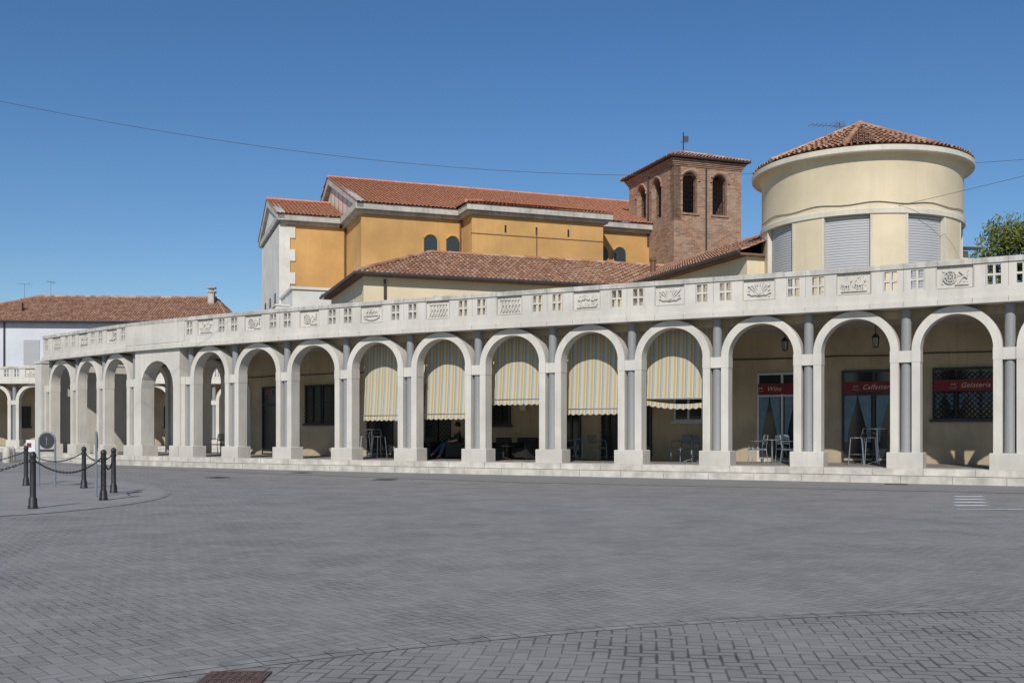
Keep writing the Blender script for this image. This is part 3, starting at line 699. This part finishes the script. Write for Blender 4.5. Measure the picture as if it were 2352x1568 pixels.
for x in (3.80,5.2,15.15,16.45):
    w=.88; z0,z1=12.15,13.32; n=12; P=[(x,z0),(x+w,z0)]+[(x+w/2+w/2*math.cos(math.pi*k/n),z1-w/2+w/2*math.sin(math.pi*k/n)) for k in range(n+1)]
    mb=MB(); mb.prism(G,P,-.012,.02); wo=add(mb,'window','leaded',ch,G.p(x+w/2,0,z0))
    mb=MB()
    pp=[(x-.03,z0)]+[(x+w/2-(w/2+.03)*math.cos(math.pi*k/n),z1-w/2+(w/2+.03)*math.sin(math.pi*k/n)) for k in range(n+1)]+[(x+w+.03,z0)]
    mb.tube([G.p(a,-.03,b) for a,b in pp],.06,6); mb.box(G,x-.08,x+w+.08,-.1,0,z0-.1,z0); add(mb,'frame','orange',wo)
mb=MB(); fl=dict(pitch=.25,row=.35,h=.38)
mb.roof([G.p(-.4,-.6,14.88),G.p(NL+.4,-.6,14.88),G.p(NL+.4,9.8,18.65),G.p(-.4,9.8,18.65)],**fl)
mb.roof([G.p(NL+.4,20.2,14.88),G.p(-.4,20.2,14.88),G.p(-.4,9.8,18.65),G.p(NL+.4,9.8,18.65)],pitch=.6,row=1.2,h=.3)
mb.roof([G.p(-4.45,4.3,14.88),G.p(-.2,4.3,14.88),G.p(-.2,9.8,16.85),G.p(-4.45,9.8,16.85)],**fl)
mb.roof([G.p(-.2,15.3,14.88),G.p(-4.45,15.3,14.88),G.p(-4.45,9.8,16.85),G.p(-.2,9.8,16.85)],pitch=.6,row=1.2,h=.3)
mb.roof([G.p(5.7,-2.6,14.88),G.p(15.3,-2.6,14.88),G.p(13.2,2.6,16.15),G.p(8.4,2.6,16.15)],**fl)
mb.roof([G.p(5.7,-.3,14.98),G.p(5.7,-2.6,14.88),G.p(8.4,2.6,16.15)],**fl)
mb.ridge(G.p(-.4,9.8,18.7),G.p(NL+.4,9.8,18.7)); mb.ridge(G.p(-4.45,9.8,16.9),G.p(-.2,9.8,16.9)); mb.ridge(G.p(5.7,-2.6,14.96),G.p(8.4,2.6,16.2))
add(mb,'roof',['tile_new','tile_base2'],ch,tint=True)
an=MB(); AF=Fr((-12.9,58.6),20); an.box(AF,0,3.4,0,5,0,9.35); an.box(AF,-.1,3.5,-.1,5.1,9.35,9.5); an.box(AF,-.9,0,0.2,4.8,0,8.4); an.box(AF,-.95,-.11,.15,4.85,8.4,8.5)
add(an,'annex','chwhite',ch)
# ---------------------------------------------------------------- bell tower
B=Fr((9.46,65.3),20); W_,L_=4.85,6.4
bt=thing('bell_tower',(9.46,65.3,0),'square weathered brick bell tower with arched openings and tiled roof','tower')
mb=MB(); mb.box(B,0,W_,0,L_,0,14.6)
op1=[(.62,1.67,15.1,17.65,True),(2.75,3.8,15.1,17.65,True)]
mb.wall(B.sub(0,0,0),W_,14.6,18.4,.5,op1)
Fl=Fr(B.p(0,L_,0),d=(-B.n).to_2d()[:])
opl=[(L_-5.17,L_-3.86,15.1,17.65,True),(L_-3.0,L_-1.69,15.1,17.65,True)]
mb.wall(Fl,L_,14.6,18.4,.5,opl)
mb.box(B,W_-.5,W_,.5,L_,14.6,18.4); mb.box(B,.5,W_-.5,L_-.5,L_,14.6,18.4)
for k in range(4): mb.box(B,-.05-.06*k,W_+.05+.06*k,-.05-.06*k,L_+.05+.06*k,18.02+.1*k,18.12+.1*k)
for (a,b,za,zb,_) in op1: mb.box(B,a-.12,b+.12,-.08,.4,za-.12,za)
n=12
for F_,ops in ((B,op1),(Fl,opl)):
    for (a,b,za,zb,_) in ops:
        r=(b-a)/2+.12; mb.tube([F_.p((a+b)/2-r*math.cos(math.pi*k/n),-.02,zb-(b-a)/2+r*math.sin(math.pi*k/n)) for k in range(n+1)],.09,5)
add(mb,'wall','brick',bt)
mb=MB(); e=.42; ez=18.55
c4=[B.p(-e,-e,ez),B.p(W_+e,-e,ez),B.p(W_+e,L_+e,ez),B.p(-e,L_+e,ez)]; ap=B.p(W_/2,L_/2,19.8)
for k in range(4): mb.roof([c4[k],c4[(k+1)%4],ap],pitch=.24,row=.4); mb.ridge(c4[k]+Z*.05,ap+Z*.05)
mb.box(B,-e,W_+e,-e,L_+e,ez-.07,ez,1); add(mb,'roof',['tile_old','tile_base'],bt,tint=True)
mb=MB(); mb.tube([c+Z*(-.02) for c in c4],.06,6,closed=True); pipe(mb,B,2.25,-.1,10.3,18.0); pipe(mb,B,-.1,3.35,13.5,18.0); add(mb,'gutter','gutter',bt)
for F_,ops in ((B,op1),(Fl,opl)):
    for (a,b,za,zb,_) in ops:
        mb=MB()
        for x in [a+.13*k for k in range(1,int((b-a)/.13)+1)]: mb.tube([F_.p(x,.3,za),F_.p(x,.3,zb-.1)],.012,4)
        for k in range(1,8): mb.tube([F_.p(a,.3,za+.3*k),F_.p(b,.3,za+.3*k)],.012,4)
        add(mb,'bell_guard','black',bt)
mb=MB(); mb.lathe(B.p(W_/2,L_/2,0),[(.75,15.5),(.6,15.8),(.45,16.6),(.25,16.8),(.05,16.85)],20); mb.tube([B.p(.5,L_/2,16.95),B.p(W_-.5,L_/2,16.95)],.1,6); add(mb,'bell','bronze',bt)
mb=MB(); mb.tube([ap,ap+Z*1.35],.04,6); mb.box(Fr(ap+Z*.75,0),.0,.34,-.015,.015,0,.35); mb.tube([ap+Z*.7-Vector((.2,0,0)),ap+Z*.7+Vector((.3,0,0))],.02,4); add(mb,'weathervane','black',bt)
# ---------------------------------------------------------------- L shaped house
H=Fr((-6.69,44),20)
ho=thing('house',(-6.69,44,0),'low cream house with old clay tile hip roof behind the arcade','house')
WE=-10.3
mb=MB(); mb.box(H,0,20.3,0,8,0,7.9); mb.box(H,12.3,20.3,WE+.2,-.002,0,7.9); add(mb,'wall','cream',ho)
mb=MB(); zr=9.75
mb.roof([H.p(-.4,-.4,8),H.p(11.9,-.4,8),H.p(16.3,4,zr),H.p(4,4,zr)])
mb.roof([H.p(-.4,8.4,8),H.p(-.4,-.4,8),H.p(4,4,zr)])
mb.roof([H.p(11.9,-.4,8),H.p(11.9,WE,8),H.p(16.3,WE,zr),H.p(16.3,4,zr)])
mb.face([H.p(20.7,8.4,8),H.p(-.4,8.4,8),H.p(4,4,zr),H.p(16.3,4,zr)],1); mb.face([H.p(20.7,8.4,8),H.p(20.7,WE,8),H.p(16.3,WE,zr),H.p(16.3,4,zr)],1)
mb.face([H.p(-.4,-.4,7.9),H.p(-.4,8.4,7.9),H.p(20.7,8.4,7.9),H.p(20.7,-.4,7.9)],1); mb.box(H,11.9,20.7,WE,-.41,7.86,7.94,1)
mb.ridge(H.p(4,4,zr+.05),H.p(16.3,4,zr+.05)); mb.ridge(H.p(-.4,-.4,8.07),H.p(4,4,zr+.05)); mb.ridge(H.p(-.4,8.4,8.07),H.p(4,4,zr+.05)); mb.ridge(H.p(16.3,4,zr+.05),H.p(16.3,WE,zr+.05))
add(mb,'roof',['tile_old','tile_base'],ho,tint=True)
mb=MB(); mb.tube([H.p(-.46,8.4,7.97),H.p(-.46,-.46,7.97),H.p(11.84,-.46,7.97),H.p(11.84,WE,7.97)],.075,7); pipe(mb,H,0.9,-.08,6.2,7.8)
add(mb,'gutter','gutter',ho)
mb=MB(); mb.lathe(H.p(14.2,1.2,0),[(.13,8.6),(.13,9.5),(.17,9.52),(.17,9.62),(.1,9.68)],10); add(mb,'chimney','pipe',ho)
for x in (3,6.5,10):
    mb=MB(); mb.box(H,x,x+.9,-.03,.02,5.8,7.2); add(mb,'window','slats',ho)
for y in (2.2,5.2):
    mb=MB(); mb.box(H,-.03,.02,y,y+.9,5.8,7.2); add(mb,'window','slats',ho)
# ---------------------------------------------------------------- round tower
RC=(12.6,39.0); b0=math.atan2(-RC[1],-RC[0]); R0=3.58
rt=thing('round_tower',(RC[0],RC[1],0),'cream cylindrical tower with shuttered windows and conical tiled roof','tower')
c=Vector((RC[0],RC[1],0)); mb=MB(); mb.lathe(c,[(R0,8.97),(R0,10.62),(R0+.03,10.70),(R0+.10,10.76),(R0+.2,10.78)],96); mb.lathe(c,[(R0-.3,0),(R0-.3,8.9)],64)
cent=[rad(-52+45*k) for k in range(8)]; hw=rad(13)
for a in cent:
    mb.arcpanel(RC,R0-.29,R0,b0+a+hw,b0+a+rad(45)-hw,0,8.76,8); mb.arcpanel(RC,R0-.29,R0,b0+a-hw,b0+a+hw,0,6.2,8)
add(mb,'wall','cream',rt)
mb=MB(); mb.lathe(c,[(R0-.2,8.76),(R0+.05,8.76),(R0+.05,8.93),(R0+.02,8.97),(R0-.2,8.97)],96)
mb.lathe(c,[(R0-.1,10.78),(R0+.33,10.78),(R0+.37,10.82),(R0+.37,10.98),(R0+.3,11.02),(R0-.2,11.02)],96); add(mb,'cornice','creamtrim',rt)
for a in cent[:4]+cent[7:]:
    mb=MB(); mb.arcpanel(RC,R0-.25,R0-.16,b0+a-hw,b0+a+hw,6.2,8.76,8); so=add(mb,'window','slats',rt)
    for e in (-1,1):
        mb=MB(); mb.arcpanel(RC,R0-.15,R0+.015,b0+a+e*hw-.012,b0+a+e*hw+.012,6.2,8.755,1); add(mb,'frame','creamtrim',so)
mb=MB(); nf=24; rr=R0+.30; apx=c+Z*12.8
for k in range(nf):
    a0=b0+rad(-7)+2*math.pi*k/nf; a1=a0+2*math.pi/nf
    mb.roof([c+Vector((rr*math.cos(a0),rr*math.sin(a0),11.06)),c+Vector((rr*math.cos(a1),rr*math.sin(a1),11.06)),apx],pitch=.2,row=.34,h=.8)
for k in range(8):
    a0=b0+rad(-7)+math.pi*k/4; mb.ridge(c+Vector((rr*math.cos(a0),rr*math.sin(a0),11.12)),apx+Z*.04,.09)
mb.lathe(c,[(.22,12.75),(.17,12.86),(.08,12.93)],8)
add(mb,'roof',['tile_old','tile_base'],rt,tint=True)
def antenna(base,h,ang,parent,n=6,L=1.0):
    mb=MB(); F=Fr(base,ang); mb.tube([F.p(0,0,0),F.p(0,0,h)],.018,5); mb.tube([F.p(-L/2,0,h-.05),F.p(L/2,0,h-.05)],.012,4)
    for k in range(n): x=-L/2+L*k/(n-1); mb.tube([F.p(x,-.22,h-.05),F.p(x,.22,h-.05)],.009,4); 
    mb.tube([F.p(L*.3,0,h-.25),F.p(L*.3,0,h+.2)],.01,4)
    return add(mb,'antenna','greysteel',parent)
antenna(c+Vector((-1.0,.8,12.1)),.95,10,rt,8,1.3); antenna(c+Vector((-.4,1.2,12.1)),1.1,70,rt,5,.7)
mb=MB(); 
mb.tube([c+Vector(((R0+.03)*math.cos(b0+rad(a)),(R0+.03)*math.sin(b0+rad(a)),9.12+.04*math.sin(a*.2))) for a in range(-75,76,5)],.013,5); add(mb,'cable','wire',rt)
sb=thing('house',(19,48,0),'cream house wall with dark roof edge beside round tower','house'); mb=MB(); SF=Fr((16.5,46.4),12); mb.box(SF,0,3.7,0,5,0,9.5); add(mb,'wall','cream',sb)
mb=MB(); mb.loft([[SF.p(x,y,z) for x,y,z in ((-.2,-.4,a),(4.1,-.4,a),(4.1,5.3,a+.9),(-.2,5.3,a+.9))] for a in (9.5,9.62)]); add(mb,'roof','gutter',sb)
# ---------------------------------------------------------------- far left white house
K=Fr((-47,84),4); KW=22.6
wh=thing('house',(-40,84,0),'white two storey house with brown clay tile hip roof','house')
mb=MB(); mb.box(K,0,KW,0,11,0,10.2); add(mb,'wall','house',wh)
mb=MB(); mb.roof([K.p(-.5,-.5,10.3),K.p(KW+.5,-.5,10.3),K.p(20.8,5.5,12.95),K.p(5.9,5.5,12.95)]); mb.roof([K.p(-.5,11.5,10.3),K.p(-.5,-.5,10.3),K.p(5.9,5.5,12.95)],pitch=.5,row=.8); mb.roof([K.p(KW+.5,-.5,10.3),K.p(KW+.5,11.5,10.3),K.p(20.8,5.5,12.95)],pitch=.5,row=.8)
mb.face([K.p(KW+.5,11.5,10.3),K.p(-.5,11.5,10.3),K.p(5.9,5.5,12.95),K.p(20.8,5.5,12.95)],1); mb.ridge(K.p(5.9,5.5,13.0),K.p(20.8,5.5,13.0),.14); mb.ridge(K.p(-.5,-.5,10.35),K.p(5.9,5.5,13.0),.14); mb.box(K,-.5,KW+.5,-.5,11.5,10.2,10.3,1)
add(mb,'roof',['tile_old','tile_base'],wh,tint=True)
for x in (3.3,6.7,10.2,14.4):
    mb=MB(); mb.box(K,x,x+1.25,-.04,.02,6.7,8.8); wo=add(mb,'window','slats',wh)
    mb=MB(); mb.box(K,x-.12,x+1.37,-.1,0,6.58,6.7); add(mb,'sill','chwhite',wo)
mb=MB(); mb.box(K,20.4,20.9,4,4.6,12,13.3); mb.box(K,20.3,21.0,3.9,4.7,13.3,13.4); mb.box(K,20.5,20.8,4.1,4.5,13.4,13.65); mb.box(K,20.3,21.0,3.9,4.7,13.65,13.75); add(mb,'chimney','coping',wh)
mb=MB(); mb.box(K,5.6,5.95,1.5,1.9,10.8,12.0); add(mb,'chimney','pipe',wh); mb=MB(); mb.tube([K.p(-.5,-.56,10.25),K.p(KW+.5,-.56,10.25)],.1,6); pipe(mb,K,5.2,-.1,5,10.2); add(mb,'gutter','gutter',wh)
antenna(K.p(4.6,5.5,12.4),1.7,20,wh,6,1.2); antenna(K.p(6.8,5.5,12.8),1.5,60,wh,6,.8)
# ---------------------------------------------------------------- bollards, chains, racks
bol=[(-8.56,18.27),(-12.4,26.1),(-10.45,24.9),(-8.22,20.5),(-9.0,23.0),(-10.9,17.2),(-14.9,25.8)]
src=None
for i,(x,y) in enumerate(bol):
    if src is None:
        mb=MB(); mb.lathe((x,y,0),[(.085,0),(.085,.04),(.074,.06),(.07,.17),(.060,.19),(.052,.22),(.050,.80),(.062,.815),(.062,.84),(.050,.855),(.050,.90),(.060,.92),(.055,.96),(.032,.99),(.008,1.0)],18)
        src=add(mb,'bollard','black',label='black cast iron bollard joined by chains on the paving',cat='bollard',group='black iron bollards'); src.location=(x,y,0)
    else:
        o=src.copy(); o.location=(x,y,0); COL.objects.link(o)
def chain(a,b,sag):
    a=Vector((*a,.87)); b=Vector((*b,.87)); L=(b-a).length; n=int(L*1.08/.056); mb=MB()
    P=[a.lerp(b,k/n)-Z*sag*4*(k/n)*(1-k/n) for k in range(n+1)]
    for k in range(n):
        t=(P[k+1]-P[k]).normalized(); s=t.cross(Z).normalized(); 
        if k%2: s=s.cross(t)
        c=(P[k]+P[k+1])/2; hl=.040; hw=.015
        mb.tube([c+t*hl*math.cos(q)+s*hw*math.sin(q) for q in [2*math.pi*j/8 for j in range(8)]],.006,4,closed=True)
    add(mb,'chain','black',label='black iron chain hanging between two bollards',cat='chain',group='bollard chains')
chain(bol[0],bol[3],.28); chain(bol[1],bol[2],.25); chain(bol[2],bol[4],.2); chain(bol[3],bol[4],.3); chain(bol[0],bol[5],.3); chain(bol[1],bol[6],.3)
for (x,y,ang,pl) in ((-11.6,25.5,5,1),(-8.85,21.7,112.2,0)):
    th=thing('cycle_hoop',(x,y,0),'grey tubular steel hoop stand'+(' with a round plaque' if pl else ' on the paving'),'cycle stand','grey hoop stands'); F=Fr((x,y,0),ang)
    mb=MB(); w=.19; mb.tube([F.p(-w,0,0),F.p(-w,0,1.14)]+[F.p(-w*math.cos(math.pi*k/10),0,1.14+w*math.sin(math.pi*k/10)) for k in range(1,10)]+[F.p(w,0,1.14),F.p(w,0,0)],.024,8); add(mb,'hoop','greysteel',th)
    mb=MB(); mb.prism(F,[(.172*math.cos(2*math.pi*k/24),1.12+.19*math.sin(2*math.pi*k/24)) for k in range(24)],-.03,-.004); mb.box(F,-.17,.17,-.014,.014,.86,.92); add(mb,'plaque','plaque',th)
    mb=MB(); mb.box(F,-.006,.006,-.038,-.031,1.02,1.23); mb.box(F,-.03,.03,-.038,-.031,1.165,1.178); mb.tube([F.p(0,-.034,1.03),F.p(.05,-.034,1.06)],.004,4); add(mb,'emblem','greysteel',th)
F=Fr((-12.66,26.9),10); th=thing('notice_stand',F.o,'small white notice board on a thin metal stand','sign')
mb=MB(); mb.box(F,-.11,.11,-.015,.015,.84,1.14); add(mb,'board','paper',th); mb=MB(); mb.box(F,-.09,.02,-.02,-.015,.95,1.06); add(mb,'print','red',th)
for x in (-.09,.09): mb=MB(); mb.tube([F.p(x,.03,0),F.p(x,.03,1.12)],.012,5); add(mb,'leg','greysteel',th)
src=None
for (x,y) in ((-23.6,48.0),(-22.7,46.0),(-24.2,49.5),(-24.3,47.6)):
    if src is None:
        mb=MB(); mb.lathe((x,y,0),[(.17,0),(.17,.4),(.16,.52),(.12,.62),(.06,.67),(.01,.68)],16); src=add(mb,'stone_bollard','white',label='short rounded white stone bollard at the piazza edge',cat='bollard',group='white stone bollards')
    else: o=src.copy(); o.location=(x,y,0); COL.objects.link(o)
# ---------------------------------------------------------------- overhead cables
def cable(a,b,sag,r=.008):
    a,b=Vector(a),Vector(b); mb=MB(); mb.tube([a.lerp(b,k/30)-Z*sag*4*(k/30)*(1-k/30) for k in range(31)],r,5)
    add(mb,'overhead_cable','wire',label='thin dark overhead cable strung across the square',cat='cable',group='overhead cables')
cable((-18.5,30,11.6),(8.95,38.6,10.9),1.0); cable((16.1,37.6,11.0),(24,30,10.0),.05,.008); cable((12.75,35.42,9.0),(21.5,30,10.5),.05,.008)
# ---------------------------------------------------------------- tree
tr=thing('tree',(27.2,55,0),'broad leafy green tree behind the arcade','tree'); mb=MB()
base=Vector((27.2,55,0)); mb.tube([base,base+Vector((.1,0,3)),base+Vector((0,.1,6))],[.35,.28,.2],8)
ends=[]
for k in range(18):
    a=k*2.4; r=random.uniform(2,4.4); z=random.uniform(8.2,13.0); e=base+Vector((r*math.cos(a),r*math.sin(a),z-.35*r)); ends.append(e)
    mb.tube([base+Z*random.uniform(4,6),base.lerp(e,.5)+Z*(.2*z),e],[.14,.08,.03],6)
add(mb,'trunk','bark',tr); mb=MB()
for e in ends+[base+Vector((random.uniform(-4.2,4),random.uniform(-3,3),random.uniform(7.6,10.4))) for _ in range(26)]+[base+Vector((random.uniform(-2.6,3.6),random.uniform(-2,2),random.uniform(10,12.0))) for _ in range(20)]:
    R_=random.uniform(.7,1.4); tn=random.random()
    for _ in range(480):
        v=Vector((random.gauss(0,1),random.gauss(0,1),random.gauss(0,.75))).normalized()*R_*random.random()**.45
        p=e+v; s=random.uniform(.06,.14); x=Vector((random.gauss(0,1),random.gauss(0,1),random.gauss(0,1))).normalized(); y=x.orthogonal().normalized()
        mb.face([p-x*s,p+y*s*.6,p+x*s,p-y*s*.6],0,min(1,max(0,.6*tn+random.uniform(-.1,.5))))
add(mb,'crown','leaf',tr,tint=True)
# ---------------------------------------------------------------- ground
mb=MB(); mb.face([(-300,-100,0),(300,-100,0),(300,600,0),(-300,600,0)]); add(mb,'ground','pave',origin=(0,0,0),kind='structure')
bp=Path([(-21.5,45.6),(-14,38.6),(-9.2,34.6),(-4.5,31.0),(0,27.9),(6,25.2),(11.4,22.7),(18,19.6)])
mb=MB(); 
front=[bp.off(i,.15) for i in range(len(bp.P))]; back=[A.off(i,-.9) for i in range(len(A.P))]
mb.face([p+Z*.004 for p in front]+[p+Z*.004 for p in back[::-1]]); add(mb,'pavement','pave2',origin=(0,0,0),kind='structure')
mb=MB()
for i in range(len(bp.P)-1):
    for a,b in ((-.13,.0),(.06,.16)): mb.face([bp.off(i,a)+Z*.008,bp.off(i+1,a)+Z*.008,bp.off(i+1,b)+Z*.008,bp.off(i,b)+Z*.008])
add(mb,'pavement_border','border',origin=(0,0,0),kind='structure')
ctrl=[(-30,14.2),(-14,14.6),(-9.6,15.6),(-7.9,17.0),(-7.25,19.6),(-7.6,22.6),(-9.4,26.6),(-13.0,31.6),(-18,35.5),(-30,37)]
def smooth(P):
    P=[Vector((*p,0)) for p in P]
    for _ in range(3):
        Q=[P[0]]
        for a,b in zip(P,P[1:]): Q+= [a.lerp(b,.25),a.lerp(b,.75)]
        P=Q+[P[-1]]
    return P
isl=smooth(ctrl); mb=MB(); mb.face([p+Z*.004 for p in isl]); add(mb,'paved_island','pave4',origin=(0,0,0),kind='structure')
ip=Path([(p.x,p.y) for i,p in enumerate(isl) if i==0 or (p-isl[i-1]).length>1e-4]); mb=MB()
for i in range(len(ip.P)-1): mb.face([ip.off(i,-.12)+Z*.008,ip.off(i+1,-.12)+Z*.008,ip.off(i+1,.03)+Z*.008,ip.off(i,.03)+Z*.008])
add(mb,'island_border','border2',origin=(0,0,0),kind='structure')
cc=Vector((4.8,-3.5,0)); n=180
mb=MB(); mb.face([cc+Vector((11.4*math.cos(2*math.pi*k/n),11.4*math.sin(2*math.pi*k/n),.004)) for k in range(n)]); add(mb,'plaza_pavement','pave3',origin=(0,0,0),kind='structure')
mb=MB()
nb=int(2*math.pi*11.42/.21)
for k in range(nb):
    a,b=2*math.pi*k/nb,2*math.pi*(k+.965)/nb
    for r0,r1 in ((11.36,11.46),(11.47,11.57)): mb.face([cc+Vector((r0*math.cos(a),r0*math.sin(a),.008)),cc+Vector((r1*math.cos(a),r1*math.sin(a),.008)),cc+Vector((r1*math.cos(b),r1*math.sin(b),.008)),cc+Vector((r0*math.cos(b),r0*math.sin(b),.008))])
add(mb,'plaza_border','border2',origin=(0,0,0),kind='structure')
mb=MB()
for y in (18.9,19.75,20.65,21.55): x0=y*.4155; mb.face([(x0,y,.006),(x0+.62,y-.02,.006),(x0+.62,y+.28,.006),(x0+.04,y+.3,.006)])
mb.face([(7.55,18.1,.006),(14,17.5,.006),(14,17.62,.006),(7.55,18.22,.006)]); add(mb,'road_marking','whitepaint',origin=(0,0,0),kind='structure')
F=Fr((-1.715,5.34,0),0); mb=MB(); mb.box(F,0,.31,0,.45,.002,.016)
for a in range(7):
    for b in range(10): mb.box(F,.02+a*.04,.04+a*.04,.02+b*.042,.04+b*.042,.016,.02)
for e in ((-.015,0,-.03,.465),(.31,.325,-.03,.465),(0,.31,-.03,0),(0,.31,.45,.465)): mb.box(F,e[0],e[1],e[2],e[3],.002,.014)
add(mb,'manhole_cover','rust',label='rusty square iron manhole cover set in the pavers',cat='manhole cover')
for (x,y,an_) in ((-9.3,30.6,-35),(-4.2,29.2,-20),(-7.6,34.2,-35),(9.2,26.6,-25)):
    F=Fr((x,y,0),an_); mb=MB(); mb.box(F,0,.55,0,.5,.002,.014)
    for k in range(6): mb.box(F,.05+k*.08,.09+k*.08,.05,.45,.014,.02)
    add(mb,'drain_grate','drain',label='small dark iron drain grate in the paving',cat='drain',group='drain grates')
# ---------------------------------------------------------------- light, sky, camera
az=(.15,.989); el=rad(35.5); L=Vector((az[0]*math.cos(el),az[1]*math.cos(el),-math.sin(el)))
su=D.lights.new('sun','SUN'); su.energy=3.8; su.angle=rad(.5); su.color=(1,.95,.87); so=D.objects.new('sun',su); COL.objects.link(so); so.rotation_euler=L.to_track_quat('-Z','Y').to_euler(); so.location=(0,-20,40)
w=D.worlds.new('World'); S.world=w; w.use_nodes=True; nt=w.node_tree; bg=nt.nodes['Background']; sk=nt.nodes.new('ShaderNodeTexSky'); sk.sky_type='NISHITA'; sk.sun_disc=False
sk.sun_elevation=el; sk.sun_rotation=math.atan2(-L.x,-L.y); sk.air_density=1.0; sk.dust_density=.1; sk.ozone_density=4.0; sk.altitude=0
hs=nt.nodes.new('ShaderNodeHueSaturation'); hs.inputs['Saturation'].default_value=1.19; hs.inputs['Hue'].default_value=.504; hs.inputs['Value'].default_value=1.0
nt.links.new(sk.outputs[0],hs.inputs['Color']); nt.links.new(hs.outputs[0],bg.inputs[0]); bg.inputs[1].default_value=.090
cam=D.cameras.new('camera'); co=D.objects.new('camera',cam); COL.objects.link(co); co.location=(0,0,EYE); co.rotation_euler=(rad(90),0,0)
cam.sensor_width=36; cam.lens=36.735; cam.shift_x=-.0102; cam.shift_y=.0884; cam.clip_end=2000; cam.clip_start=.1; S.camera=co
S.view_settings.view_transform='Standard'; S.view_settings.look='None'; S.view_settings.exposure=0
for o in D.objects:
    if 'wl' in o: del o['wl']
